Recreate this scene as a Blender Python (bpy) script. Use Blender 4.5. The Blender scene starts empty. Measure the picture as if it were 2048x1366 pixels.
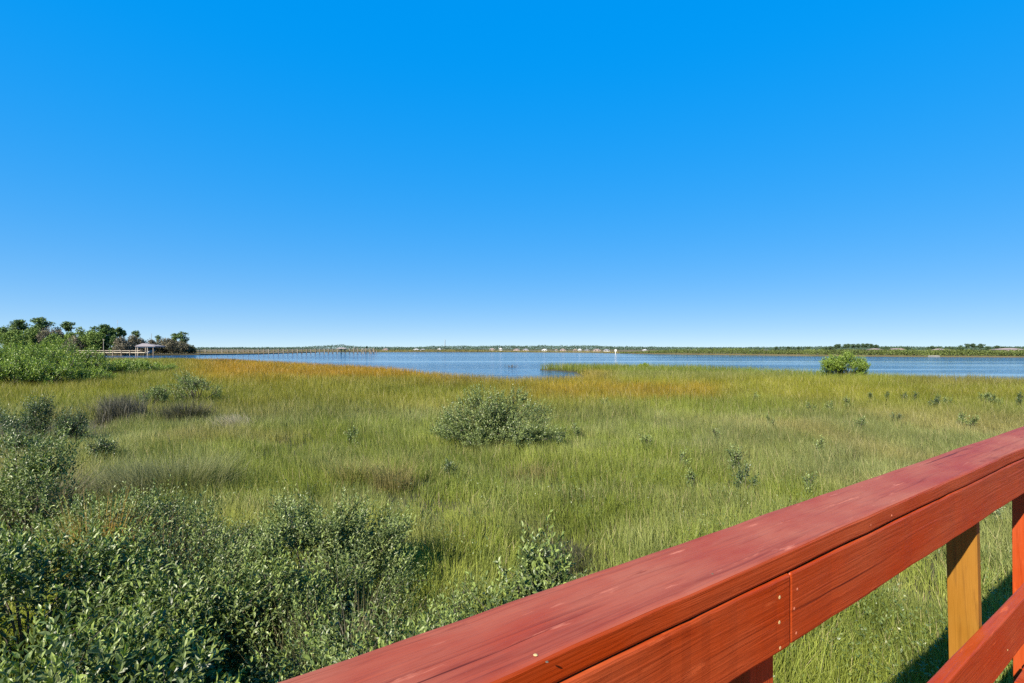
import bpy, math, random
import numpy as np
from math import radians, sin, cos, tan, atan, pi

C = bpy.context.scene.collection
SC = bpy.context.scene

# ------------------------------------------------------------------ camera
CAM_Z, F, HOR = 3.3, 1024.0, 697.0          # eye height (m), focal length and horizon in photo pixels
cam = bpy.data.objects.new('camera', bpy.data.cameras.new('camera'))
C.objects.link(cam)
cam.location = (0, 0, CAM_Z)
cam.rotation_euler = (radians(90), 0, 0)
cam.data.sensor_width = 36
cam.data.lens = 18.0
cam.data.shift_y = (HOR - 683.0) / 2048.0
cam.data.clip_start = 0.05
cam.data.clip_end = 20000
SC.camera = cam

# ------------------------------------------------------------------ light
SUN_EL, SUN_AZ = 36.0, 36.0                 # height of the sun; way its light travels, from +Y towards +X
world = bpy.data.worlds.new('World'); SC.world = world
world.use_nodes = True
wn = world.node_tree.nodes; wl = world.node_tree.links
wn.clear()
sky = wn.new('ShaderNodeTexSky'); sky.sky_type = 'NISHITA'
sky.sun_disc = False
sky.sun_elevation = radians(SUN_EL)
sky.sun_rotation = radians(SUN_AZ + 180.0)
sky.air_density = 1.0; sky.dust_density = 0.0; sky.ozone_density = 4.5; sky.altitude = 0
# clear autumn air: little whitening towards the horizon, deep blue overhead
tc = wn.new('ShaderNodeTexCoord'); sx = wn.new('ShaderNodeSeparateXYZ'); cx = wn.new('ShaderNodeCombineXYZ')
mr = wn.new('ShaderNodeMath'); mr.operation = 'MULTIPLY_ADD'; mr.inputs[1].default_value = 0.9; mr.inputs[2].default_value = 0.063
wl.new(tc.outputs['Generated'], sx.inputs[0]); wl.new(sx.outputs[0], cx.inputs[0]); wl.new(sx.outputs[1], cx.inputs[1])
wl.new(sx.outputs[2], mr.inputs[0]); wl.new(mr.outputs[0], cx.inputs[2]); wl.new(cx.outputs[0], sky.inputs[0])
def wmath(op, a, b=None):
    m = wn.new('ShaderNodeMath'); m.operation = op
    for i, v in enumerate((a, b)):
        if v is None: continue
        if isinstance(v, (int, float)): m.inputs[i].default_value = v
        else: wl.new(v, m.inputs[i])
    return m.outputs[0]
# a polarised, deep blue sky: steeper red and green fall-off than the raw sky, evener blue
sc_ = wn.new('ShaderNodeSeparateColor'); wl.new(sky.outputs[0], sc_.inputs[0])
sr_, sg_, sb_ = sc_.outputs
xr = wmath('MAXIMUM', wmath('SUBTRACT', wmath('DIVIDE', sr_, sb_), 0.262), 0.0)
rr_ = wmath('DIVIDE', wmath('MULTIPLY', wmath('MULTIPLY', xr, xr), 1.75), wmath('ADD', xr, 0.03))
gg_ = wmath('POWER', wmath('DIVIDE', sg_, sb_), 1.53)
bb_ = wmath('MULTIPLY', wmath('POWER', wmath('DIVIDE', sb_, 6.67), 0.10), 3.5)
hs = wn.new('ShaderNodeCombineColor')
wl.new(wmath('MULTIPLY', rr_, bb_), hs.inputs[0]); wl.new(wmath('MULTIPLY', gg_, bb_), hs.inputs[1]); wl.new(bb_, hs.inputs[2])
bg = wn.new('ShaderNodeBackground'); bg.inputs['Strength'].default_value = 0.11
wo = wn.new('ShaderNodeOutputWorld')
wl.new(hs.outputs[0], bg.inputs['Color']); wl.new(bg.outputs[0], wo.inputs['Surface'])
sd = bpy.data.lights.new('sun', 'SUN'); sd.energy = 5.0; sd.angle = radians(0.53); sd.color = (1.0, 0.91, 0.76)
sun = bpy.data.objects.new('sun', sd); C.objects.link(sun)
sun.location = (-20, -30, 40)
sun.rotation_euler = (radians(90 - SUN_EL), 0, -radians(SUN_AZ))
SC.view_settings.view_transform = 'Standard'
SC.view_settings.look = 'None'
SC.view_settings.exposure = 1.35
SC.view_settings.gamma = 1.0
SC.cycles.use_denoising = False
SC.cycles.max_bounces = 8
SC.cycles.diffuse_bounces = 3
SC.cycles.transmission_bounces = 4
SC.cycles.transparent_max_bounces = 4
SC.cycles.caustics_reflective = False
SC.cycles.caustics_refractive = False

# ------------------------------------------------------------------ helpers
def at(px, py, z=None, Z=None):
    """photo pixel -> point on the level z, or at the distance Z ahead"""
    if Z is None:
        Z = F * (CAM_Z - z) / (py - HOR)
    return np.array(((px - 1024.0) / F * Z, Z, CAM_Z - (py - HOR) / F * Z))

def px_of(x, y, z):
    return 1024 + F * x / y, HOR - F * (z - CAM_Z) / y

def tag(o, label=None, cat=None, group=None, kind=None):
    if label: o['label'] = label
    if cat: o['category'] = cat
    if group: o['group'] = group
    if kind: o['kind'] = kind
    return o

def empty(name, loc=(0, 0, 0), rz=0.0):
    o = bpy.data.objects.new(name, None); C.objects.link(o)
    o.location = loc; o.rotation_euler = (0, 0, rz); o.empty_display_size = 0.2
    return o

def mesh_obj(name, V, polys, m, parent=None, col=None, smooth=False, loc=None):
    """polys: list of (n,k) int arrays. One linked mesh object; col is linear rgb per vertex."""
    V = np.asarray(V, np.float32)
    me = bpy.data.meshes.new(name)
    polys = [np.asarray(p, np.int32) for p in polys if len(p)]
    nl = sum(p.size for p in polys); npoly = sum(len(p) for p in polys)
    me.vertices.add(len(V)); me.loops.add(nl); me.polygons.add(npoly)
    me.vertices.foreach_set('co', V.ravel())
    me.loops.foreach_set('vertex_index', np.concatenate([p.ravel() for p in polys]))
    tot = np.concatenate([np.full(len(p), p.shape[1], np.int32) for p in polys])
    st = np.concatenate(([0], np.cumsum(tot)[:-1])).astype(np.int32)
    me.polygons.foreach_set('loop_start', st); me.polygons.foreach_set('loop_total', tot)
    me.polygons.foreach_set('use_smooth', np.full(npoly, bool(smooth)))
    if col is not None:
        a = me.color_attributes.new('Col', 'BYTE_COLOR', 'POINT')
        c4 = np.ones((len(V), 4), np.float32); c4[:, :3] = np.clip(col, 0, 1)
        a.data.foreach_set('color', c4.ravel())
    me.materials.append(m)
    me.update(calc_edges=True)
    o = bpy.data.objects.new(name, me); C.objects.link(o)
    if parent is not None: o.parent = parent
    if loc is not None: o.location = loc
    return o

class MB:
    """collects boxes, tubes and faces into one mesh"""
    def __init__(s): s.v = []; s.f = {}; s.n = 0
    def add(s, V, faces):
        for f in faces: s.f.setdefault(len(f), []).append([i + s.n for i in f])
        s.v.extend([tuple(p) for p in V]); s.n += len(V)
    def box(s, x0, x1, y0, y1, z0, z1):
        V = [(x, y, z) for z in (z0, z1) for y in (y0, y1) for x in (x0, x1)]
        s.add(V, [(0, 2, 3, 1), (4, 5, 7, 6), (0, 1, 5, 4), (1, 3, 7, 5), (3, 2, 6, 7), (2, 0, 4, 6)])
    def tube(s, pts, rad, k=6, cap=True):
        pts = [np.array(p, float) for p in pts]
        V = []
        for i, p in enumerate(pts):
            d = pts[min(i + 1, len(pts) - 1)] - pts[max(i - 1, 0)]
            d /= np.linalg.norm(d) + 1e-9
            a = np.cross(d, (0.31, 0.95, 0.05)); a /= np.linalg.norm(a) + 1e-9
            b = np.cross(d, a)
            r = rad[i] if hasattr(rad, '__len__') else rad
            for j in range(k):
                t = 2 * pi * j / k
                V.append(p + r * (a * cos(t) + b * sin(t)))
        fs = []
        for i in range(len(pts) - 1):
            for j in range(k):
                fs.append((i * k + j, i * k + (j + 1) % k, (i + 1) * k + (j + 1) % k, (i + 1) * k + j))
        if cap:
            fs.append(tuple(range(k))[::-1]); fs.append(tuple((len(pts) - 1) * k + j for j in range(k)))
        s.add(V, fs)
    def build(s, name, m, parent=None, bevel=0, smooth=False, seg=2):
        o = mesh_obj(name, s.v, list(s.f.values()), m, parent, smooth=smooth)
        if bevel:
            b = o.modifiers.new('edge', 'BEVEL'); b.width = bevel; b.segments = seg; b.limit_method = 'ANGLE'
        return o

def vnoise(x, y, scale, seed=0):
    """smooth value noise 0..1"""
    x = np.asarray(x, float) / scale + 1000.37 + seed * 17.13; y = np.asarray(y, float) / scale + 1000.71 + seed * 9.71
    xi = np.floor(x).astype(np.int64); yi = np.floor(y).astype(np.int64)
    fx = x - xi; fy = y - yi
    fx = fx * fx * (3 - 2 * fx); fy = fy * fy * (3 - 2 * fy)
    def h(a, b):
        n = (a * 374761393 + b * 668265263 + seed * 974711) & 0x7fffffff
        n = ((n ^ (n >> 13)) * 1274126177) & 0x7fffffff
        return ((n ^ (n >> 16)) & 0xffff) / 65535.0
    return (h(xi, yi) * (1 - fx) + h(xi + 1, yi) * fx) * (1 - fy) + (h(xi, yi + 1) * (1 - fx) + h(xi + 1, yi + 1) * fx) * fy

def in_poly(x, y, P):
    r = np.zeros(len(x), bool); n = len(P)
    for i in range(n):
        x0, y0 = P[i]; x1, y1 = P[(i + 1) % n]
        if y0 == y1: continue
        c = ((y0 > y) != (y1 > y)) & (x < (x1 - x0) * (y - y0) / (y1 - y0) + x0)
        r ^= c
    return r

def unit(v):
    return v / (np.linalg.norm(v, axis=-1, keepdims=True) + 1e-9)

# ------------------------------------------------------------------ materials
def mat(name, rough=0.6, spec=0.3):
    m = bpy.data.materials.new(name); m.use_nodes = True
    nt = m.node_tree; b = nt.nodes['Principled BSDF']
    b.inputs['Roughness'].default_value = rough; b.inputs['Specular IOR Level'].default_value = spec
    return m, nt, b

def mat_leaf(name, rough=0.5, spec=0.4, trans=0.3, tcol=(1.2, 1.25, 0.5)):
    m, nt, b = mat(name, rough, spec)
    N, L = nt.nodes, nt.links
    at_ = N.new('ShaderNodeAttribute'); at_.attribute_name = 'Col'
    L.new(at_.outputs['Color'], b.inputs['Base Color'])
    if trans:
        mu = N.new('ShaderNodeMix'); mu.data_type = 'RGBA'; mu.blend_type = 'MULTIPLY'; mu.inputs[0].default_value = 1.0
        mu.inputs[7].default_value = (*tcol, 1)
        L.new(at_.outputs['Color'], mu.inputs[6])
        t = N.new('ShaderNodeBsdfTranslucent'); L.new(mu.outputs[2], t.inputs['Color'])
        mx = N.new('ShaderNodeMixShader'); mx.inputs[0].default_value = trans
        L.new(b.outputs[0], mx.inputs[1]); L.new(t.outputs[0], mx.inputs[2])
        L.new(mx.outputs[0], N['Material Output'].inputs['Surface'])
    return m

def mat_noise(name, cols, scale=(1, 1, 1), nscale=5.0, detail=6, rough=0.7, spec=0.3, bump=0.0, stops=None, dist=0.0):
    m, nt, b = mat(name, rough, spec)
    N, L = nt.nodes, nt.links
    tc = N.new('ShaderNodeTexCoord'); mp = N.new('ShaderNodeMapping'); mp.inputs['Scale'].default_value = scale
    no = N.new('ShaderNodeTexNoise'); no.inputs['Scale'].default_value = nscale; no.inputs['Detail'].default_value = detail
    no.inputs['Roughness'].default_value = 0.65; no.inputs['Distortion'].default_value = dist
    cr = N.new('ShaderNodeValToRGB')
    stops = stops or [0.3 + 0.4 * i / (len(cols) - 1) for i in range(len(cols))]
    el = cr.color_ramp.elements
    while len(el) < len(cols): el.new(0.5)
    for e, s, c in zip(el, stops, cols): e.position = s; e.color = (*c, 1)
    L.new(tc.outputs['Object'], mp.inputs['Vector']); L.new(mp.outputs[0], no.inputs['Vector'])
    L.new(no.outputs[0], cr.inputs[0]); L.new(cr.outputs[0], b.inputs['Base Color'])
    if bump:
        bu = N.new('ShaderNodeBump'); bu.inputs['Strength'].default_value = bump; bu.inputs['Distance'].default_value = 0.01
        L.new(no.outputs[0], bu.inputs['Height']); L.new(bu.outputs[0], b.inputs['Normal'])
    return m

def mat_paint(name, base, dark, pale, rough, spec, bump, streak=0.5, blotch=0.35, wear=0.25, seed=0.0):
    """painted softwood: grain along local X, blotches, thin worn places"""
    m, nt, b = mat(name, rough, spec)
    N, L = nt.nodes, nt.links
    tc = N.new('ShaderNodeTexCoord')
    def noise(scale, ns, det, dist=0.0):
        mp = N.new('ShaderNodeMapping'); mp.inputs['Scale'].default_value = scale; mp.inputs['Location'].default_value = (seed, seed * 1.7, seed * .6)
        n = N.new('ShaderNodeTexNoise'); n.inputs['Scale'].default_value = ns; n.inputs['Detail'].default_value = det
        n.inputs['Roughness'].default_value = 0.6; n.inputs['Distortion'].default_value = dist
        L.new(tc.outputs['Object'], mp.inputs['Vector']); L.new(mp.outputs[0], n.inputs['Vector'])
        return n.outputs[0]
    def ramp(src, lo, hi, v0, v1):
        r = N.new('ShaderNodeMapRange'); r.inputs[1].default_value = lo; r.inputs[2].default_value = hi
        r.inputs[3].default_value = v0; r.inputs[4].default_value = v1
        L.new(src, r.inputs[0]); return r.outputs[0]
    def mixc(fac, a, c):
        x = N.new('ShaderNodeMix'); x.data_type = 'RGBA'; L.new(fac, x.inputs[0])
        if isinstance(a, tuple): x.inputs[6].default_value = (*a, 1)
        else: L.new(a, x.inputs[6])
        x.inputs[7].default_value = (*c, 1)
        return x.outputs[2]
    g = noise((0.8, 20, 20), 3.0, 6, 1.3)          # grain streaks
    g2 = noise((0.5, 60, 60), 3.0, 3)              # fine grain
    bl = noise((1.2, 3.5, 3.5), 2.2, 5)            # blotches
    w = noise((3.0, 22, 22), 2.6, 7)               # wear flecks
    c = mixc(ramp(bl, 0.35, 0.7, 0, blotch), base, pale)
    c = mixc(ramp(g, 0.52, 0.72, 0, streak), c, dark)
    ck = noise((0.28, 30, 30), 2.4, 4, 0.35)       # hairline checks along the grain
    c = mixc(ramp(ck, 0.665, 0.69, 0, 0.8), c, tuple(0.45 * p for p in dark))
    c = mixc(ramp(w, 0.63, 0.72, 0, wear), c, tuple(min(1, p * 1.5) for p in pale))
    c = mixc(ramp(w, 0.24, 0.34, wear, 0), c, dark)
    L.new(c, b.inputs['Base Color'])
    ro = ramp(bl, 0.3, 0.7, rough - 0.08, rough + 0.12); L.new(ro, b.inputs['Roughness'])
    ad = N.new('ShaderNodeMath'); ad.operation = 'ADD'; L.new(g, ad.inputs[0])
    sc = N.new('ShaderNodeMath'); sc.operation = 'MULTIPLY'; sc.inputs[1].default_value = 0.5; L.new(g2, sc.inputs[0]); L.new(sc.outputs[0], ad.inputs[1])
    bu = N.new('ShaderNodeBump'); bu.inputs['Strength'].default_value = bump; bu.inputs['Distance'].default_value = 0.004
    L.new(ad.outputs[0], bu.inputs['Height']); L.new(bu.outputs[0], b.inputs['Normal'])
    return m

def flat(name, col, rough=0.6, spec=0.3):
    return mat_noise(name, [tuple(c * 0.85 for c in col), tuple(min(1, c * 1.12) for c in col)], nscale=2.0, rough=rough, spec=spec)

M_GRASS = mat_leaf('marsh_grass', 0.55, 0.3, 0.35, (1.25, 1.3, 0.6))
M_LEAF = mat_leaf('shrub_leaf', 0.42, 0.4, 0.22, (1.3, 1.5, 0.4))
M_FAR = mat_leaf('distant_foliage', 0.7, 0.15, 0.15, (1.1, 1.2, 0.5))
M_STEM = mat_noise('shrub_stem', [(.04, .033, .022), (.11, .095, .07)], nscale=14, rough=0.85)
M_BARK = mat_noise('tree_bark', [(.07, .05, .04), (.2, .16, .13)], nscale=2, rough=0.9)
M_MUD = mat_noise('marsh_mud', [(.018, .017, .010), (.045, .042, .02), (.07, .06, .03)], nscale=1.3, rough=0.85)
M_BANK = mat_noise('bank_ground', [(.06, .055, .022), (.13, .10, .042)], nscale=0.05, rough=0.9)
M_SAND = mat_noise('sand', [(.32, .28, .21), (.40, .36, .28)], nscale=0.3, rough=0.9)
M_RED = mat_paint('red_paint', (.27, .029, .0015), (.13, .011, .001), (.31, .060, .016), 0.42, 0.22, 0.6, 0.42, 0.8, 0.7, 3.0)
M_REDTOP = mat_paint('weathered_red_paint', (.225, .035, .016), (.095, .011, .006), (.28, .092, .058), 0.6, 0.18, 0.6, 0.6, 0.9, 0.8, 0.0)
M_YEL = mat_paint('bare_yellow_pine', (.20, .086, .008), (.085, .034, .004), (.25, .120, .016), 0.6, 0.25, 0.5, 0.8, 0.6, 0.2, 7.0)
M_GREYWOOD = mat_paint('grey_weathered_wood', (.30, .26, .21), (.14, .11, .09), (.42, .38, .33), 0.85, 0.1, 0.3, 0.5, 0.5, 0.3, 5.0)
M_SCREW = mat_noise('brass_screw', [(.34, .24, .09), (.46, .36, .17)], nscale=80, rough=0.45, spec=0.5)
M_NAIL = flat('painted_nail', (.40, .13, .07), 0.4)
M_DOCK = flat('dock_wood', (.28, .245, .20), 0.85)
M_PALE = flat('pale_dock_board', (.42, .37, .28), 0.85)
M_PILE = flat('dock_pile', (.20, .16, .12), 0.9)
M_ROOFG = flat('grey_shingle_roof', (.19, .175, .18), 0.9, 0.1)
M_WHITE = flat('white_paint', (.55, .54, .51), 0.6)
M_STEEL = flat('grey_steel', (.30, .32, .34), 0.5)

# ------------------------------------------------------------------ water
def mat_water():
    m, nt, b = mat('water', 0.08, 0.5)
    N, L = nt.nodes, nt.links
    b.inputs['IOR'].default_value = 1.33
    b.inputs['Base Color'].default_value = (.004, .035, .09, 1)
    tc = N.new('ShaderNodeTexCoord')
    def noise(scale, ns, det):
        mp = N.new('ShaderNodeMapping'); mp.inputs['Scale'].default_value = scale; mp.inputs['Rotation'].default_value = (0, 0, radians(-8))
        n = N.new('ShaderNodeTexNoise'); n.inputs['Scale'].default_value = ns; n.inputs['Detail'].default_value = det
        L.new(tc.outputs['Object'], mp.inputs['Vector']); L.new(mp.outputs[0], n.inputs['Vector'])
        return n.outputs[0]
    w1 = noise((0.7, 1.0, 1), 1.6, 4)
    w2 = noise((0.5, 1.0, 1), 0.35, 3)
    st = noise((0.0035, 0.03, 1), 1.0, 6)            # calm and ruffled lanes
    ad = N.new('ShaderNodeMath'); ad.operation = 'MULTIPLY_ADD'; ad.inputs[1].default_value = 2.2
    L.new(w2, ad.inputs[0]); L.new(w1, ad.inputs[2])
    r = N.new('ShaderNodeMapRange'); r.inputs[1].default_value = 0.41; r.inputs[2].default_value = 0.53; r.inputs[3].default_value = 0.02; r.inputs[4].default_value = 0.6
    L.new(st, r.inputs[0])
    bu = N.new('ShaderNodeBump'); bu.inputs['Distance'].default_value = 0.5
    L.new(r.outputs[0], bu.inputs['Strength']); L.new(ad.outputs[0], bu.inputs['Height']); L.new(bu.outputs[0], b.inputs['Normal'])
    return m
M_WATER = mat_water()
wm = MB(); wm.add([(-9000, -200, 0), (9000, -200, 0), (9000, 9000, 0), (-9000, 9000, 0)], [(0, 1, 2, 3)])
tag(wm.build('water', M_WATER), 'blue rippled river between the marsh and the far bank', kind='structure')
sb = MB(); sb.add([(-9000, -200, -1.2), (9000, -200, -1.2), (9000, 9000, -1.2), (-9000, 9000, -1.2)], [(0, 1, 2, 3)])
tag(sb.build('riverbed', M_MUD), 'dark mud bed under the river', kind='structure')

def slab(name, P, z, m, label, depth=0.7):
    """land of outline P: a top at z and banks going down under the water"""
    n = len(P)
    V = [(x, y, z) for x, y in P] + [(x, y, z - depth) for x, y in P]
    b = MB(); b.add(V, [tuple(range(n))] + [(i + n, (i + 1) % n + n, (i + 1) % n, i) for i in range(n)])
    area = sum(P[i][0] * P[(i + 1) % n][1] - P[(i + 1) % n][0] * P[i][1] for i in range(n))
    if area < 0:
        b = MB(); V = V[:n][::-1] + V[n:][::-1]
        b.add(V, [tuple(range(n))] + [(i + n, (i + 1) % n + n, (i + 1) % n, i) for i in range(n)])
    o = b.build(name, m); tag(o, label, kind='structure'); return o

GZ = 0.06
def edge_pt(px, py, ztop=0.74):      # grass tops seen at py stand on ground at this x,y
    p = at(px, py, z=ztop); return (p[0], p[1])
def base_pt(px, py, z=0.0):
    p = at(px, py, z=z); return (p[0], p[1])
shore = [edge_pt(330, 715), edge_pt(450, 717.5), edge_pt(560, 722.5), edge_pt(650, 727), edge_pt(760, 733), edge_pt(830, 739),
         edge_pt(900, 746.5), edge_pt(960, 750.5), edge_pt(1040, 752.5), edge_pt(1130, 751), edge_pt(1190, 748),
         base_pt(1150, 744.5), base_pt(1115, 741.6), base_pt(1086, 740.6), base_pt(1080, 739.6), edge_pt(1081, 729.6), edge_pt(1110, 728.2), edge_pt(1200, 728.6), edge_pt(1300, 730.8),
         edge_pt(1400, 732.5), edge_pt(1500, 736), edge_pt(1640, 741), edge_pt(1760, 745.5), edge_pt(1900, 750), edge_pt(2048, 754.5), edge_pt(2300, 762), edge_pt(2700, 775)]
MARSH = shore + [(120, 20), (120, -60), (-160, -60), (-165, 60), (-165, 150)]
slab('marsh_ground', MARSH, GZ, M_MUD, 'dark mud of the salt marsh under the grass')
LEFT_LAND = [(-330, 236), (-205, 238), (-176, 250), (-160, 262), (-153, 276), (-148, 300), (-160, 420), (-420, 420)]
slab('wooded_shore', LEFT_LAND, 0.45, M_BANK, 'low wooded point at the left beyond the marsh')
STRIP = [base_pt(300, 708.2), base_pt(380, 706.9), base_pt(470, 706.6), base_pt(525, 706.0), base_pt(548, 705.6), base_pt(520, 705.2), base_pt(300, 705)]
slab('marsh_strip', STRIP, 0.35, M_BANK, 'low brown marsh strip behind the pier')
fb = [base_pt(150, 703.6), base_pt(540, 703.9), base_pt(640, 703.9), base_pt(760, 704), base_pt(1000, 704.2), base_pt(1180, 705.5), base_pt(1260, 707), base_pt(1310, 708),
      base_pt(1500, 710), base_pt(1700, 712), base_pt(1850, 713.4), base_pt(2048, 714.6), base_pt(2300, 716), base_pt(2700, 718)]
slab('far_bank', fb + [(2500, 300), (8500, 8500), (-8500, 8500), (-2500, 700)], 0.35, M_BANK, 'low far bank across the river')
SB = [base_pt(1856, 713.6), base_pt(1870, 714), base_pt(1880, 713.8), base_pt(1878, 712.6), base_pt(1860, 712.4)]
slab('sand_patch', SB, 0.42, M_SAND, 'small pale sand patch on the right far bank')

# ------------------------------------------------------------------ boardwalk railing
TH = atan(1476.0 / 1024.0)                  # the railing runs this far to the right of straight ahead
bw = empty('boardwalk', (0, 0, 0), radians(90) - TH)
tag(bw, 'red painted wooden boardwalk with a railing at the right foreground', 'boardwalk')
def zd(d): return CAM_Z - d
def board(name, m, t0, t1, a0, a1, d0, d1, bevel=0.004, parent=bw, wav=0.0, rot=None):
    """a plank in railing coordinates: t along, a across, d down from the eye; origin at its centre"""
    cx, cy, cz = (t0 + t1) / 2, (a0 + a1) / 2, zd((d0 + d1) / 2)
    hx, hy, hz = (t1 - t0) / 2, (a1 - a0) / 2, (d1 - d0) / 2
    n = 90 if wav else 1
    wr_ = random.Random(int(t1 * 1000) + int(d1 * 1000)); wy = wz = 0.0
    b = MB(); V = []; fs = []
    for i in range(n + 1):
        x = -hx + 2 * hx * i / n
        wy = wy * .8 + wr_.gauss(0, wav); wz = wz * .8 + wr_.gauss(0, wav)
        for y, z in ((-hy, -hz), (hy, -hz), (hy, hz), (-hy, hz)): V.append((x, y + wy + wr_.gauss(0, wav * .3), z + wz * .6 + wr_.gauss(0, wav * .3)))
    for i in range(n):
        for j in range(4):
            fs.append((i * 4 + j, i * 4 + (j + 1) % 4, (i + 1) * 4 + (j + 1) % 4, (i + 1) * 4 + j))
    fs.append((0, 1, 2, 3)[::-1]); fs.append(tuple(n * 4 + j for j in (0, 1, 2, 3)))
    b.add(V, fs)
    o = b.build(name, m, parent, bevel=bevel)
    o.location = (cx, cy, cz)
    if rot: o.rotation_euler = rot
    return o
cap = board('cap_rail', M_REDTOP, -1.3, 6.2, 0.510, 0.656, 0.392, 0.434, 0.006, wav=.0007)
cap.data.materials.append(M_RED)           # only its upper face has weathered
for p in cap.data.polygons:
    p.material_index = 0 if p.normal.z > 0.5 else 1
tag(cap, 'weathered flat top board of the railing')
f1 = board('side_rail', M_RED, -1.3, 1.0125, 0.5095, 0.5475, 0.4375, 0.578, 0.005, wav=.0005)
f2 = board('side_rail', M_RED, 1.016, 6.2, 0.511, 0.549, 0.4375, 0.578, 0.005, wav=.0006)
tag(f2, 'grained side rail right of the joint'); tag(f1, 'smooth orange side rail left of the joint')
mid = board('middle_rail', M_RED, -1.3, 6.2, 0.512, 0.550, 0.996, 1.176, 0.005, wav=.0006)
# posts
def post(t, m, d0=0.4345, d1=3.4, name='post', lean=0.0, w=0.088, th=0.088):
    o = board(name, m, -th / 2, th / 2, -w / 2, w / 2, -(d1 - d0) / 2, (d1 - d0) / 2, 0.003)
    # grain runs along local X: stand the board up
    me = o.data
    co = np.empty(len(me.vertices) * 3, np.float32); me.vertices.foreach_get('co', co); co = co.reshape(-1, 3)
    co = co[:, [2, 1, 0]] * np.array((1, 1, -1), np.float32); me.vertices.foreach_set('co', co.ravel())
    o.rotation_euler = (0, radians(90) - lean, 0)
    o.location = (t + 0.5 * (d1 - d0) * lean * 0.5, 0.550 + w / 2 + 0.001, zd((d0 + d1) / 2))
    return o
post(0.985, M_RED)
yp = post(2.44, M_YEL, lean=radians(4.0), th=0.038); tag(yp, 'bare yellow post of unpainted wood')
post(3.36, M_RED, lean=radians(1.5)); post(5.2, M_RED); post(-0.6, M_RED)
# screws and nails on the rails
def studs(parent, spots, m, name, r, axis, out):
    for (t, d) in spots:
        b = MB(); k = 10
        ring = [(r * cos(2 * pi * j / k), r * sin(2 * pi * j / k)) for j in range(k)]
        ring2 = [(0.55 * x, 0.55 * y) for x, y in ring]
        if axis == 'y': V = [(x, 0, y) for x, y in ring] + [(x, -out, y) for x, y in ring2]
        else: V = [(x, y, 0) for x, y in ring] + [(x, y, out) for x, y in ring2]
        fs = [(j, (j + 1) % k, k + (j + 1) % k, k + j) for j in range(k)] + [tuple(range(k, 2 * k))]
        b.add(V, fs)
        o = b.build(name, m, parent)
        if axis == 'y': o.location = (t - parent.location.x, parent['fy'], zd(d) - parent.location.z)
        else: o.location = (t - parent.location.x, d - parent.location.y, parent['fz'])
def face(o, a): o['fy'] = a - o.location.y
def ray_side(px, py, a):             # where on the upright face at offset a does a photo pixel fall
    ph = atan((px - 1024) / F); t = a / tan(TH - ph); Z = a * sin(TH) + t * cos(TH)
    return t, (py - HOR) / F * Z
face(f1, 0.5091); face(f2, 0.5106); face(mid, 0.5116); face(cap, 0.5096); cap['fz'] = 0.0212
studs(f1, [ray_side(1560, 1195, .508), ray_side(1559.5, 1245, .508), ray_side(1561, 1296, .508)], M_SCREW, 'screw', 0.0045, 'y', 0.0012)
studs(f2, [ray_side(1594, 1178, .511), ray_side(1592, 1266, .511), ray_side(1588, 1217, .511)], M_NAIL, 'nail', 0.0035, 'y', 0.001)
studs(cap, [ray_side(1741, 1050, .51), ray_side(1783, 1031, .51), ], M_NAIL, 'nail', 0.003, 'y', 0.001)
studs(mid, [ray_side(2015, 1300, .512)], M_SCREW, 'screw', 0.004, 'y', 0.001)
def ray_top(px, py, d):
    p = at(px, py, z=CAM_Z - d); x, y = p[0], p[1]
    return x * sin(TH) + y * cos(TH), -x * cos(TH) + y * sin(TH)
studs(cap, [ray_top(1071, 1310, .392), ], M_SCREW, 'screw', 0.003, 'z', 0.0008)
studs(cap, [ray_top(1094, 1324, .392), ray_top(1425, 1148, .392)], M_STEM, 'nail', 0.0022, 'z', 0.0008)
for o in (f1, f2, mid, cap):
    for k in ('fy', 'fz'):
        if k in o: del o[k]
# deck boards, across the walk
rng = random.Random(5)
tt = -1.2
while tt < 6.0:
    o = board('deck_board', M_RED, -0.66, 0.66, -0.069, 0.069, 1.345, 1.383, 0.004)
    o.rotation_euler = (0, 0, radians(90)); o.location = (tt + 0.07, -0.118 + rng.uniform(-.006, .006), zd(1.364) + rng.uniform(-.002, .002))
    tt += 0.1445
for a in (-0.62, 0.45): board('joist', M_GREYWOOD, -1.3, 6.1, a, a + 0.04, 1.388, 1.575)
for t in (1.0, 3.3, 5.2): board('cross_beam', M_GREYWOOD, t - 0.13, t - 0.09, -0.75, 0.70, 1.58, 1.765)
for t in (1.035, 3.36, 5.2):
    b = MB(); b.tube([(0, 0, -0.5), (0, 0, zd(1.6))], 0.09, 10); o = b.build('pile', M_GREYWOOD, bw); o.location = (t, -0.55, 0)

# ------------------------------------------------------------------ grass
RN = np.random.default_rng(11)
def mixv(a, b, t): t = np.asarray(t)[:, None]; return np.asarray(a) * (1 - t) + np.asarray(b) * t
def sstep(x, a, b): t = np.clip((x - a) / (b - a), 0, 1); return t * t * (3 - 2 * t)

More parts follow.
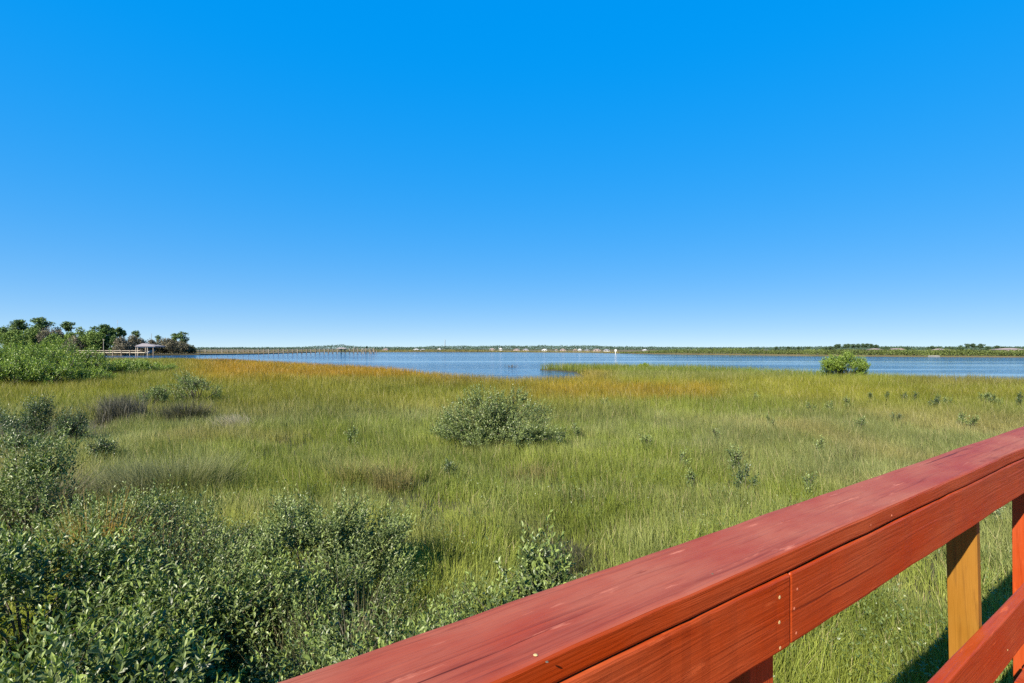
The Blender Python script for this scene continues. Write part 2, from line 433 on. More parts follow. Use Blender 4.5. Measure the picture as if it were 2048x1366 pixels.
def blades(X, Y, h, w, lean_dir, lean, colB, colT, zb=GZ, rng=RN):
    """three-section bent blades; returns V, polys, col"""
    n = len(X)
    az = rng.uniform(0, 2 * pi, n)
    side = np.stack((np.cos(az), np.sin(az), np.zeros(n)), 1) * (w / 2)[:, None]
    ld = np.stack((np.cos(lean_dir), np.sin(lean_dir), np.zeros(n)), 1)
    base = np.stack((X, Y, np.full(n, zb) if np.isscalar(zb) else zb), 1)
    up = np.zeros((n, 3)); up[:, 2] = 1
    m1 = base + up * (h * 0.5)[:, None] + ld * (h * lean * 0.28)[:, None]
    tip = base + up * (h * np.sqrt(np.clip(1 - 0.5 * lean ** 2, 0.15, 1)))[:, None] + ld * (h * lean)[:, None]
    V = np.stack((base - side, base + side, m1 - side * 0.85, m1 + side * 0.85, tip), 1).reshape(-1, 3)
    i = (np.arange(n) * 5)[:, None]
    q = i + np.array([[0, 1, 3, 2]]); t = i + np.array([[2, 3, 4]])
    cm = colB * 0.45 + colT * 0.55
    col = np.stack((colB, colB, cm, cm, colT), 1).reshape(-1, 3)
    return V, [q, t], col

def grass_colour(X, Y, rng):
    """what grows where: grey green near, yellow green further out, rusty gold along the left water's edge"""
    px = 1024 + F * X / Y
    n1 = vnoise(X, Y, 3.2, 1); n2 = vnoise(X, Y, 0.9, 2); n3 = vnoise(X, Y, 9.0, 3)
    r = rng.random(len(X))
    green = mixv((.145, .180, .030), (.210, .240, .042), n1)
    grey = mixv((.165, .185, .060), (.215, .235, .080), n2)
    c = mixv(green, grey, sstep(n3 + 0.35 * n2, 0.42, 0.8) * sstep(Y, 3, 9) * (1 - sstep(Y, 20, 34)))
    tan_ = np.array((.27, .22, .085))
    c = mixv(c, tan_, sstep(n1 * 0.6 + n3 * 0.4, 0.52, 0.75) * 0.55 * sstep(Y, 7, 12) * (1 - sstep(Y, 20, 32)))
    yg = mixv((.155, .165, .018), (.21, .195, .022), n1)
    c = mixv(c, yg, sstep(Y + 8 * (n3 - .5), 20, 36) * 0.9)
    bright = np.array((.15, .19, .025))
    c = mixv(c, bright, sstep(px, 1060, 1250) * sstep(Y, 42, 55) * 0.85)
    el_ = 64 - (px - 1100) * .012
    c = mixv(c, (.185, .18, .055), sstep(px, 1120, 1200) * (1 - sstep(px, 1500, 1700)) * sstep(Y, 45, 50) * (1 - sstep(Y - el_, -3, 1)) * .6)
    spit = sstep(px, 1030, 1075) * (1 - sstep(px, 1640, 1800)) * sstep(Y - el_, 0, 4)
    gold = mixv((.34, .165, .008), (.29, .18, .010), n2)
    wl_ = sstep(px, 330, 450) * (1 - sstep(px, 780, 1050)) * sstep(Y + 10 * (n3 - .5), 34, 56)
    c = mixv(c, gold, wl_ * (0.65 + 0.35 * n1))
    wr = sstep(px, 950, 1150) * (1 - sstep(px, 1380, 1500)) * sstep(Y, 28, 33) * (1 - sstep(Y + 5 * (n1 - .5), 37, 45))
    c = mixv(c, (.36, .20, .012), wr * (0.2 + 0.55 * n2))
    wl2 = sstep(px, 820, 900) * (1 - sstep(px, 1180, 1260)) * sstep(Y, 36, 46)
    c = mixv(c, (.30, .17, .02), wl2 * 0.4)
    rt = sstep(px, 1750, 1900) * sstep(Y, 36, 44)
    c = mixv(c, (.20, .16, .06), rt * 0.5)
    c = mixv(c, np.array((.125, .155, .017)) * (0.8 + .5 * n2)[:, None], spit * 0.95)
    c = c * (0.75 + 0.5 * r)[:, None]
    pat = vnoise(X, Y * .8, 4.5, 51) * .6 + vnoise(X, Y, 1.7, 52) * .4
    c = c * (0.74 + .52 * pat)[:, None]
    n4 = vnoise(X, Y, 0.28, 14); n5 = vnoise(X, Y, 0.8, 15)
    near = (1 - sstep(Y, 14, 26))[:, None]
    c = c * (1 + near * (0.55 * n4 + 0.35 * n5 - 0.45)[:, None] * np.array((1.0, .9, .8)))
    straw = rng.random(len(X)) < 0.05
    c[straw] = np.array((.40, .34, .18)) * (0.7 + 0.6 * r[straw])[:, None]
    return c

def scatter(y0, y1, dens, margin=2.5, poly=MARSH):
    xs = []; ys = []
    e = np.geomspace(y0, y1, 48)
    for a, b in zip(e[:-1], e[1:]):
        hw = 1.22 * b + margin
        d = dens((a + b) / 2)
        n = int(2 * hw * (b - a) * d)
        xs.append(RN.uniform(-hw, hw, n)); ys.append(RN.uniform(a, b, n))
    X = np.concatenate(xs); Y = np.concatenate(ys)
    k = in_poly(X, Y, poly); return X[k], Y[k]

def along(X, Y): return X * sin(TH) + Y * cos(TH), -X * cos(TH) + Y * sin(TH)

X, Y = scatter(1.2, 140, lambda y: 1500 if y < 3 else min(2000, 11 * (2.5 / y) / (max(.0080, .00042 * y) * (.45 if y < 20 else .6))))
t_, a_ = along(X, Y)
k = (a_ > 0.62); X, Y = X[k], Y[k]
# thin out in clumps, leaving little dark gaps near
cl = vnoise(X, Y, 0.35, 7) * 0.6 + vnoise(X, Y, 1.1, 8) * 0.4
k = (cl + RN.random(len(X)) * 0.5 > 0.42) | (Y > 25); X, Y = X[k], Y[k]
n = len(X)
w = np.maximum(.0080, .00042 * Y) * RN.uniform(.7, 1.3, n)
hn = vnoise(X, Y, 2.3, 4) * 0.5 + vnoise(X, Y, 0.6, 5) * 0.4 + vnoise(X, Y, .25, 16) * .3 - .1
h = (0.36 + 0.30 * hn + sstep(Y, 16, 36) * (0.15 + .04 * hn)) * (RN.uniform(0.65, 1.2, n) * (1 - sstep(Y, 30, 42)) + RN.uniform(0.85, 1.15, n) * sstep(Y, 30, 42)) * (0.85 + 0.25 * sstep(Y, 10, 40))
h *= 1.0 + 0.25 * (RN.random(n) < 0.04)
h *= 1 + 0.2 * sstep(Y, 34, 44) + 0.22 * sstep(X, 1, 5) * sstep(Y - 64 + .012 * (1024 * X / Y - 76), 0, 4)
# grass shortened to imitate a shadow by the railing and shade at left; gaps elsewhere
shadow_dip = np.clip(1.5 - np.hypot((X - .75) / .62, (Y - 7.7) / 1.35) * 1.1, 0, 1)
shade_dip = sstep(Y + 1.2 * (vnoise(X, Y, 2.0, 41) - .5), 17.3, 18.3) * (1 - sstep(Y + 2 * (vnoise(X, Y, 2.5, 42) - .5), 22.0, 23.5)) * (1 - sstep(1024 + F * X / Y, 190, 260))
gap = sstep(vnoise(X, Y, 1.3, 43) * .6 + vnoise(X, Y, .45, 44) * .4, .70, .78) * (1 - sstep(Y, 16, 24))
h *= 1 - .80 * np.maximum(np.maximum(shadow_dip, shade_dip), gap * .75)
ld = vnoise(X, Y, 1.6, 6) * 2 * pi + RN.normal(0, 1.3, n)
lean = np.abs(RN.normal(0.24, 0.26, n)).clip(0, 0.95)
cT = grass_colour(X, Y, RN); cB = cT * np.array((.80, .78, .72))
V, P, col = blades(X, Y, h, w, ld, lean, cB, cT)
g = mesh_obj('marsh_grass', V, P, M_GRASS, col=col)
tag(g, 'salt marsh grass, grey green near and rusty gold along the water', 'grass', kind='stuff')
print('grass blades', n)
# brown marsh strip beyond the water
def strip_grass(name, poly, n, hh, ww, c0, c1, zb, label):
    P_ = np.array(poly); lo, hi = P_.min(0), P_.max(0)
    X = RN.uniform(lo[0], hi[0], n); Y = RN.uniform(lo[1], hi[1], n); k = in_poly(X, Y, poly); X, Y = X[k], Y[k]; n = len(X)
    c = mixv(c0, c1, RN.random(n))
    V, P, col = blades(X, Y, RN.uniform(.6, 1.1, n) * hh, RN.uniform(.7, 1.3, n) * ww, RN.uniform(0, 6.28, n), RN.uniform(0, .4, n), c * .8, c, zb)
    tag(mesh_obj(name, V, P, M_GRASS, col=col), label, 'grass', kind='stuff')
strip_grass('strip_grass', STRIP, 26000, 1.0, .3, (.20, .14, .03), (.16, .13, .04), 0.3, 'brown marsh grass on the strip behind the pier')

# ------------------------------------------------------------------ shrubs
LEAF8 = (np.array([(0, 0, 0), (-.38, .3, .10), (.38, .3, .10), (-.42, .62, .10), (.42, .62, .10), (0, 1, -.06), (0, .3, 0), (0, .64, .02)]),
         [(0, 6, 1), (0, 2, 6), (3, 7, 5), (7, 4, 5)], [(1, 6, 7, 3), (6, 2, 4, 7)])
LEAF4 = (np.array([(0, 0, 0), (-.45, .5, .06), (.45, .5, .06), (0, 1, 0)]), [(0, 2, 1), (1, 2, 3)], [])
def leaves(pos, d, nrm, L, Wd, cols, tmpl):
    T, tris, quads = tmpl
    d = unit(d); x = unit(np.cross(d, nrm)); z = np.cross(x, d)
    n = len(pos); kv = len(T)
    V = (pos[:, None, :] + x[:, None, :] * (T[None, :, 0:1] * Wd[:, None, None]) + d[:, None, :] * (T[None, :, 1:2] * L[:, None, None])
         + z[:, None, :] * (T[None, :, 2:3] * L[:, None, None])).reshape(-1, 3)
    i = (np.arange(n) * kv)[:, None, None]
    P = [(i + np.array(tris)[None]).reshape(-1, 3)]
    if quads: P.append((i + np.array(quads)[None]).reshape(-1, 4))
    return V, P, np.repeat(cols, kv, axis=0)

def shrub(name, label, cat, loc, rx, ry, h, nshoot, leafL, seed, cols, per=14, tmpl=LEAF4, lobes=9, zmin=0.1, aspect=0.42, spread=0.34, shootL=0.38, group=None, tall=0.55, stems=10, stem_r=0.008, lobes_at=None):
    """branched shrub: stems fan out to lobes, leafy shoots cluster on the lobes"""
    rg = np.random.default_rng(seed)
    root = empty(name, loc); tag(root, label, cat, group)
    # lobes over a dome
    th = rg.uniform(0, 2 * pi, lobes); ph = np.arccos(rg.uniform(0.0, 1.0, lobes)); rr = rg.uniform(0.55, 0.92, lobes)
    lc = np.stack((rx * rr * np.sin(ph) * np.cos(th), ry * rr * np.sin(ph) * np.sin(th), h * (zmin + (0.9 - zmin) * rr * np.cos(ph) ** tall)), 1)
    lw = np.ones(lobes)
    if lobes_at:
        lobes = len(lobes_at); lc = np.array([(a, rg.uniform(-.6, .6) * ry * max(.2, 1 - (b / h) ** 2), b) for a, b, c in lobes_at]); lw = np.array([c for a, b, c in lobes_at])
    li = rg.choice(lobes, nshoot, p=lw ** 2 / (lw ** 2).sum()) if lobes_at else rg.integers(0, lobes, nshoot)
    o = rg.normal(0, 1, (nshoot, 3)); o = unit(o) * (rg.random((nshoot, 1)) ** 0.45)
    ls = rg.uniform(0.7, 1.25, lobes)[li][:, None]
    p = lc[li] + o * np.array((rx, ry, h * 0.62)) * spread * ls
    if lobes_at: p = lc[li] + o * lw[li][:, None]; p[:, 2] = np.maximum(p[:, 2], rg.uniform(.30, .6, nshoot))
    p[:, 2] = np.maximum(p[:, 2], h * zmin * rg.random(nshoot))
    out = unit(np.stack((p[:, 0] / rx, p[:, 1] / ry, 0.5 * p[:, 2] / h + .1), 1))
    d = unit(out * 0.55 + np.array((0, 0, 0.85)) + rg.normal(0, .42, (nshoot, 3)) + o * 0.35)
    Ls = shootL * rg.uniform(.6, 1.4, nshoot)
    # leaves in pairs up the shoot
    s = np.tile(np.linspace(0.15, 1.0, per), (nshoot, 1)) + rg.normal(0, .02, (nshoot, per))
    q = p[:, None, :] + d[:, None, :] * ((s - 0.6) * Ls[:, None])[..., None]
    a = unit(np.cross(d, rg.normal(0, 1, (nshoot, 3)))); b = np.cross(d, a)
    rot = (np.arange(per) * 2.4)[None, :] + rg.uniform(0, 6.28, (nshoot, 1))
    rad = a[:, None, :] * np.cos(rot)[..., None] + b[:, None, :] * np.sin(rot)[..., None]
    op = (1.25 - 0.75 * s)[..., None]
    ldv = unit(d[:, None, :] * 0.8 + rad * op + rg.normal(0, .18, (nshoot, per, 3)))
    nr = unit(d[:, None, :] * 0.9 - rad * 0.5 + rg.normal(0, .35, (nshoot, per, 3)))
    L = leafL * (1.1 - 0.45 * s) * rg.uniform(.7, 1.25, (nshoot, per))
    base = mixv(cols[0], cols[1], rg.random(nshoot) ** 1.3)
    c = np.repeat(base[:, None, :], per, 1) * rg.uniform(.6, 1.45, (nshoot, per, 1))
    young = (s > .78)[..., None] * rg.random((nshoot, 1, 1)) * 0.9
    c = c * (1 - young) + np.array(cols[2]) * young
    N = nshoot * per
    V, P, cc = leaves(q.reshape(N, 3), ldv.reshape(N, 3), nr.reshape(N, 3), L.reshape(N), (L * aspect).reshape(N), c.reshape(N, 3), tmpl)
    # lift anything that dips into the mud
    V[:, 2] = np.maximum(V[:, 2], 0.03)
    mesh_obj('foliage', V, P, M_LEAF, root, cc)
    b_ = MB()
    for i in range(lobes):
        e = lc[i]; m_ = e * np.array((.45, .45, .55)) + rg.normal(0, .05 * h, 3)
        b_.tube([(e[0] * .06, e[1] * .06, -0.05), m_, e], [stem_r * 1.6, stem_r * 1.1, stem_r * .5], 5)
    for i in rg.integers(0, nshoot, min(nshoot, stems * 6)):
        e = lc[li[i]]; tip = p[i] + d[i] * Ls[i] * 0.38
        b_.tube([e * .92, (e + tip) / 2 + rg.normal(0, .02, 3), tip], [stem_r * .5, stem_r * .35, stem_r * .18], 4, cap=False)
    b_.build('branches', M_STEM, root, smooth=True)
    return root

G_NEAR = ((.046, .072, .020), (.122, .158, .044), (.24, .30, .075))
G_GREY = ((.070, .098, .030), (.145, .182, .062), (.24, .29, .085))
G_MANG = ((.085, .135, .020), (.155, .220, .030), (.24, .31, .04))
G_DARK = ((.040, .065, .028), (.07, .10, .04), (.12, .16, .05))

FG = 'shrubs in the left foreground'
def fshrub(label, X, Y, rx, ry, h, n, L, seed, cols=G_NEAR, per=14, **k):
    return shrub('mangrove_shrub', label, 'shrub', (X, Y, GZ), rx, ry, h, n, L, seed, cols, per, LEAF8, group=FG, **k)
fshrub('large leafy shrub filling the bottom left corner, broad near leaves', -2.75, 3.35, 1.15, .85, 1.50, 900, .086, 1, lobes=22)
fshrub('dense shrub behind the corner shrub at the left edge, dark gap below it', -4.6, 4.9, 1.3, 1.1, 1.72, 900, .080, 2, lobes=20)
fshrub('bushy shrub in the middle of the near thicket, small glossy leaves', -2.75, 4.75, 1.05, .8, 1.38, 800, .070, 3, lobes=18)
fshrub('pale tipped shrub at the left edge beside the dry tuft', -7.6, 8.0, 1.3, 1.0, 1.95, 700, .066, 4, G_GREY, lobes=14)
fshrub('pale green shrub topping the thicket right of the dry tuft', -5.3, 6.9, 1.25, .9, 1.55, 760, .060, 5, G_GREY, lobes=15)
fshrub('rounded grey green shrub with a dark right side, left of centre', -2.5, 6.6, 1.25, .95, 1.50, 1150, .062, 6, G_GREY, lobes=22, spread=.24)
fshrub('low scrubby shrub under the rounded grey green shrub', -1.9, 4.75, .95, .7, 1.0, 620, .048, 7, lobes=15)
fshrub('low shrub between the corner shrub and the railing', -1.35, 3.1, .85, .55, 1.28, 560, .066, 8, lobes=15)
fshrub('broad leaved shrub growing against the railing', -0.66, 3.15, .75, .4, 1.58, 260, .075, 9, lobes=11, shootL=.45, per=12)
fshrub('leafy shoots reaching up to the railing beside the dark shadowed grass', 0.12, 4.75, .62, .5, 1.72, 230, .085, 10, lobes=12, shootL=.42, per=12)
fshrub('thin straggling shrub with tall pale shoots at the thicket right end', -3.9, 6.1, .8, .6, 1.25, 300, .056, 12, G_GREY, lobes=10)
fshrub('small sprig of leaves in the grass right of the centre thicket', -0.75, 4.9, .5, .45, .95, 260, .050, 13, lobes=10)

fshrub('low tangled scrub between the broad leaved shrub and the rounded one', -1.15, 4.0, .85, .6, 1.3, 560, .058, 14, lobes=14)
fshrub('broad leaved scrub just left of the leafy shoots by the railing', -0.45, 4.0, .80, .55, 1.55, 420, .068, 15, lobes=15)
fshrub('matted leafy shrub between the golden dead tuft and the rounded grey green shrub', -3.75, 5.6, 1.1, .7, 1.22, 760, .058, 16, G_GREY, lobes=17)
fshrub('low grey green shrub behind the golden dead tuft', -4.5, 7.3, 1.1, .7, 1.1, 560, .058, 17, G_GREY, lobes=14)
fshrub('ankle high scrub at the foot of the rounded shrub, nearest the railing side', -1.75, 5.55, .9, .6, .95, 520, .048, 18, lobes=14)
fshrub('dense scrub at the bottom of the picture where the railing begins', -1.25, 2.75, .75, .45, 1.22, 520, .060, 19, lobes=13)
fshrub('scattered broad leaves hugging the outer side of the railing', 0.42, 4.3, .45, .3, 1.62, 110, .085, 20, lobes=8)
# bushes standing in the marsh
LONE = [((a - 997) * .0152, 3.3 - GZ - (b - 697) * .0161, c * .0161) for a, b, c in
        [(960, 796, 24), (945, 815, 30), (915, 832, 32), (882, 868, 26), (1003, 806, 28), (1040, 798, 27), (1062, 818, 28), (1098, 832, 24), (1092, 862, 32), (1128, 868, 18), (950, 852, 44), (1012, 846, 42), (902, 854, 28), (1045, 860, 38), (974, 826, 34), (862, 872, 14), (985, 870, 36), (930, 874, 30), (1070, 878, 30), (990, 838, 34), (1000, 862, 36), (1022, 872, 32), (970, 872, 30), (1018, 826, 30)]]
shrub('marsh_shrub', 'wide grey green bush alone in the middle of the marsh', 'shrub', (-0.56, 16.5, GZ), 2.4, 1.5, 2.1, 2100, .085, 21, G_GREY, 14, LEAF4, lobes_at=LONE, stem_r=.016)
shrub('mangrove_bush', 'big round mangrove bush at the water edge on the right', 'bush', (34.0, 52.5, GZ), 2.5, 2.0, 3.2, 1600, .17, 22, G_MANG, 14, LEAF4, lobes=30, spread=.24, tall=.8, stem_r=.03, shootL=.6)
shrub('mangrove_bush', 'tiny bush on the tip of grass spit against the water', 'bush', (20.2, 79, GZ), 1.1, .8, 1.35, 160, .2, 23, G_MANG, 12, LEAF4, lobes=6, stem_r=.03)
shrub('marsh_shrub', 'tall open bush left of the golden grass, reaching the water line', 'shrub', (-17.9, 29, GZ), 1.45, 1.1, 2.35, 420, .10, 24, G_GREY, 14, LEAF4, lobes=12, stem_r=.02)
shrub('marsh_shrub', 'lower grey bush beside the dark rush clump at the left', 'shrub', (-19.2, 27, GZ), 1.2, .9, 1.45, 300, .10, 25, G_GREY, 14, LEAF4, lobes=9, stem_r=.02)
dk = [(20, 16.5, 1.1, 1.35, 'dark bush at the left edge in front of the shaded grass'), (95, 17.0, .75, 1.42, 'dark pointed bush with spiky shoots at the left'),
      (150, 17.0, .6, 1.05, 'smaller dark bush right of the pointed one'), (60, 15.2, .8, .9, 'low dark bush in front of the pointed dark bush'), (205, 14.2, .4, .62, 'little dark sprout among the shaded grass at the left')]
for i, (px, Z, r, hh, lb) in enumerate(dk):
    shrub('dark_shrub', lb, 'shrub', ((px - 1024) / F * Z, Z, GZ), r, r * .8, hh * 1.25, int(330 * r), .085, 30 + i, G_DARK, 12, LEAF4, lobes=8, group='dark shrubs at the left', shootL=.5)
# mangrove thicket at the left
mg = [(-10, 47, 4.6, 4.3, 'tall mangrove at the left edge of the picture'), (60, 50, 4.4, 4.15, 'tall mangrove second from the left edge, sunlit top'),
      (120, 52, 4.0, 3.5, 'rounded mangrove before the tall pines'), (30, 40, 3.2, 2.35, 'lower mangrove in front of the tall left pair'),
      (100, 41, 3.0, 2.1, 'low mangrove with a black hollow under it'), (160, 52, 3.0, 2.75, 'mangrove touching the pale dock boards'),
      (215, 56, 3.0, 1.75, 'low mangrove just right of the thicket'), (265, 60, 3.2, 1.75, 'spreading low mangrove below the boathouse'), (315, 63, 2.6, 1.25, 'last low mangrove at the thicket right end'),
      (170, 44, 2.4, 1.35, 'low bright mangrove in front of the thicket right side'), (-60, 44, 3.5, 3.6, 'mangrove cut by the left picture edge')]
for i, (px, Z, r, hh, lb) in enumerate(mg):
    shrub('mangrove_bush', lb, 'bush', ((px - 1024) / F * Z, Z, GZ), r, r * .75, hh * 1.22, int(210 * r), .19, 50 + i, G_MANG, 13, LEAF4, lobes=17, spread=.27, stem_r=.04, shootL=.8, group='mangroves of the left thicket')

# low broad leaved plants mixed into the near grass
nf = 52000
fz = 2.8 * (10 / 2.8) ** RN.random(nf) + RN.random(nf) * 3; fx = RN.uniform(-1.05, 1.05, nf) * fz
kf = (vnoise(fx, fz, .9, 31) * .55 + vnoise(fx, fz, .3, 32) * .45 + RN.normal(0, .05, nf)) > .56
tf, af = along(fx, fz); kf &= af > .75
fx, fz = fx[kf], fz[kf]; nf = len(fx)
fp_ = np.stack((fx, fz, GZ + .12 + .42 * RN.random(nf) ** .7), 1)
fd = RN.normal(0, .7, (nf, 3)) + np.array((0, 0, .5)); fn = RN.normal(0, .6, (nf, 3)) + np.array((0, 0, 1.))
fl = RN.uniform(.025, .055, nf)
V, P, cc = leaves(fp_, fd, fn, fl, fl * .42, mixv((.05, .08, .02), (.14, .175, .045), RN.random(nf)), LEAF4)
tag(mesh_obj('ground_cover', V, P, M_LEAF, None, cc), 'low leafy plants mixed into the near marsh grass', 'ground cover', kind='stuff')

# rush and straw tufts
def tuft(label, px, Z, r, hh, n, c0, c1, seed, lean=.5, ww=.008, group='grass tufts', dirn=None):
    rg = np.random.default_rng(seed)
    X = rg.normal(0, r * .45, n); Y = rg.normal(0, r * .35, n)
    ldir = np.arctan2(Y, X) + rg.normal(0, .5, n)
    if dirn is not None: ldir = dirn + rg.normal(0, .6, n)
    c = mixv(c0, c1, rg.random(n)) * rg.uniform(.7, 1.3, (n, 1))
    V, P, col = blades(X, Y, hh * rg.uniform(.6, 1.15, n), ww * rg.uniform(.7, 1.4, n), ldir, np.abs(rg.normal(lean, .25, n)).clip(0, .98), c * .6, c, 0.0, rg)
    o = mesh_obj('grass_tuft', V, P, M_GRASS, col=col, loc=((px - 1024) / F * Z, Z, GZ))
    tag(o, label, 'grass tuft', group); return o
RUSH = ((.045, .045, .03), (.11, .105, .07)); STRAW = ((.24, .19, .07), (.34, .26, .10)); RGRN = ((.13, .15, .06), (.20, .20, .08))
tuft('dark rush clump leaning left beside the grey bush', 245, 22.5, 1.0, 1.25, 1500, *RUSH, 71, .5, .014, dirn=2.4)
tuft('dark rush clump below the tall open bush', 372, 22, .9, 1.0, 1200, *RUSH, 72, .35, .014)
tuft('fan of long olive rushes leaning left over a dark hollow', 270, 10.6, .75, 1.0, 1500, *RGRN, 73, .7, .007, dirn=2.8)
tuft('big tuft of olive rushes behind the thicket', 360, 11.2, 1.2, .95, 2200, *RGRN, 74, .45, .007)
tuft('tall reddish straw tuft left of the lone bush', 785, 11.6, .55, .85, 380, (.19, .17, .06), (.28, .23, .09), 75, .42, .007)
tuft('yellowish straw tuft left of the reddish one', 700, 11.9, .55, .8, 380, (.2, .19, .06), (.28, .24, .08), 76, .42, .007)
tuft('straw tuft in front of the lone bush right end', 1075, 12.3, .6, .6, 240, (.19, .17, .06), (.28, .23, .09), 77, .3, .007)
tuft('golden dead tuft inside the left thicket', 192, 6.3, .28, 1.35, 420, (.30, .18, .04), (.42, .28, .08), 78, .18, .007)
tuft('grey dry tuft with a dark middle at the left', 85, 8.9, .55, 1.25, 900, (.10, .085, .05), (.20, .17, .10), 79, .5, .008)
tuft('pale flattened straw heap right of the dark rushes', 470, 20, .7, .75, 600, (.22, .20, .13), (.34, .30, .2), 80, .75, .012, dirn=2.7)
tuft('dark stems coloured as a shadow patch beside the leafy shoots at the railing', 1120, 7.6, .75, .26, 700, (.03, .032, .016), (.08, .08, .035), 87, .4, .006)  # near-black stems, coloured to stand in for the cast shadow here
tuft('rust tinged tuft just above the railing on the right', 1800, 9.5, .6, .7, 700, (.2, .17, .05), (.28, .22, .07), 81, .25, .006)
tuft('brown grass islet in the blue water at the left', 450, 118, 3.0, 1.15, 700, (.10, .07, .035), (.2, .13, .06), 82, .3, .06)
tuft('few thin sticks of grass standing in the middle of the water', 1022, 90, 1.5, .75, 26, (.12, .09, .05), (.2, .15, .08), 83, .4, .05)
bpy.context.view_layer.update()
for o in list(C.objects):
    if o.get('label', '').startswith(('brown grass islet', 'few thin sticks')): o.location.z = -0.1
tuft('upright yellow green reeds at the bottom beside the railing', 555, 2.45, .16, 1.0, 90, (.13, .17, .05), (.24, .26, .08), 84, .3, .006)
tuft('reedy dry stems among the low scrub', 690, 4.5, .6, .95, 500, (.12, .11, .06), (.26, .23, .12), 85, .25, .006)
tuft('brown dead stems left of the rounded shrub', 345, 6.2, .3, 1.2, 250, (.14, .10, .06), (.26, .2, .13), 86, .4, .006)

# seedlings out in the marsh on the right
sl = [(1470, 930, .55, 'pale mangrove seedling, the taller of the leaning pair'), (1487, 962, .4, 'darker mangrove seedling just below the pale one'), (1640, 892, .3, 'small seedling above the railing, left of the rust tuft'),
      (1540, 845, .3, 'seedling right of the lone bush, upper'), (1430, 870, .28, 'seedling above the pale leaning pair'), (1210, 806, .35, 'seedling on the gold band edge right of the lone bush'),
      (1510, 797, .45, 'seedling below the gold patch'), (1662, 815, .5, 'seedling clump below the big round mangrove, left'), (1695, 808, .5, 'seedling clump below the big round mangrove, right'),
      (1622, 813, .3, 'tiny seedling left of the clumps'), (1745, 797, .5, 'leftmost of the row of dark seedlings below the big round mangrove'), (1775, 797, .45, 'second from the left in the row of dark seedlings'), (1803, 797, .5, 'third from the left in the row of dark seedlings'), (1830, 798, .45, 'rightmost of the row of four dark seedlings'),
      (1870, 810, .7, 'spreading seedling right of the dark row'), (1895, 805, .6, 'taller seedling right of the spreading one'), (1965, 800, .9, 'bushy seedling near the right edge'), (1990, 806, .7, 'greyish seedling with a bare twig near the right edge'),
      (2043, 810, .8, 'dark seedling cut by the right edge'), (1915, 842, .5, 'seedling above the far end of the rail, left'), (1940, 845, .4, 'seedling above the far end of the rail, right'),
      (1790, 835, .3, 'small seedling under the dark row'), (1720, 848, .35, 'small seedling in grey green grass'), (1615, 970, .25, 'low seedling beside the railing'), (895, 935, .35, 'dark seedling below the lone bush'),
      (705, 880, .5, 'seedling inside the yellowish straw tuft'), (1360, 918, .22, 'pale tiny seedling left of the leaning pair'), (1150, 862, .25, 'tiny seedling at the lone bush right end'), (1390, 960, .28, 'pale seedling in bright grass'), (1290, 880, .2, 'faint seedling in the mid marsh')]
proto = {}
for i, (px, py, hh, lb) in enumerate(sl):
    p = at(px, py, z=GZ + .35); Z = p[1]
    shrub('mangrove_seedling', lb, 'seedling', (p[0], p[1], GZ), .32 * hh + .12, .25 * hh + .1, .45 + .75 * hh, int(16 + 50 * hh), .07 + .0012 * Z, 100 + i, G_DARK if 'dark' in lb else G_GREY, 10, LEAF4,
          lobes=4, group='mangrove seedlings in the marsh', shootL=.3, stems=2, stem_r=.008)
# pale leafy sprig near the right end of the rail
shrub('marsh_shrub', 'pale leaved sprig poking up behind the rail at the right', 'shrub', (8.8, 9.6, GZ), .7, .5, 1.15, 120, .085, 140, ((.16, .2, .1), (.24, .28, .16), (.34, .38, .22)), 10, LEAF4, lobes=6)

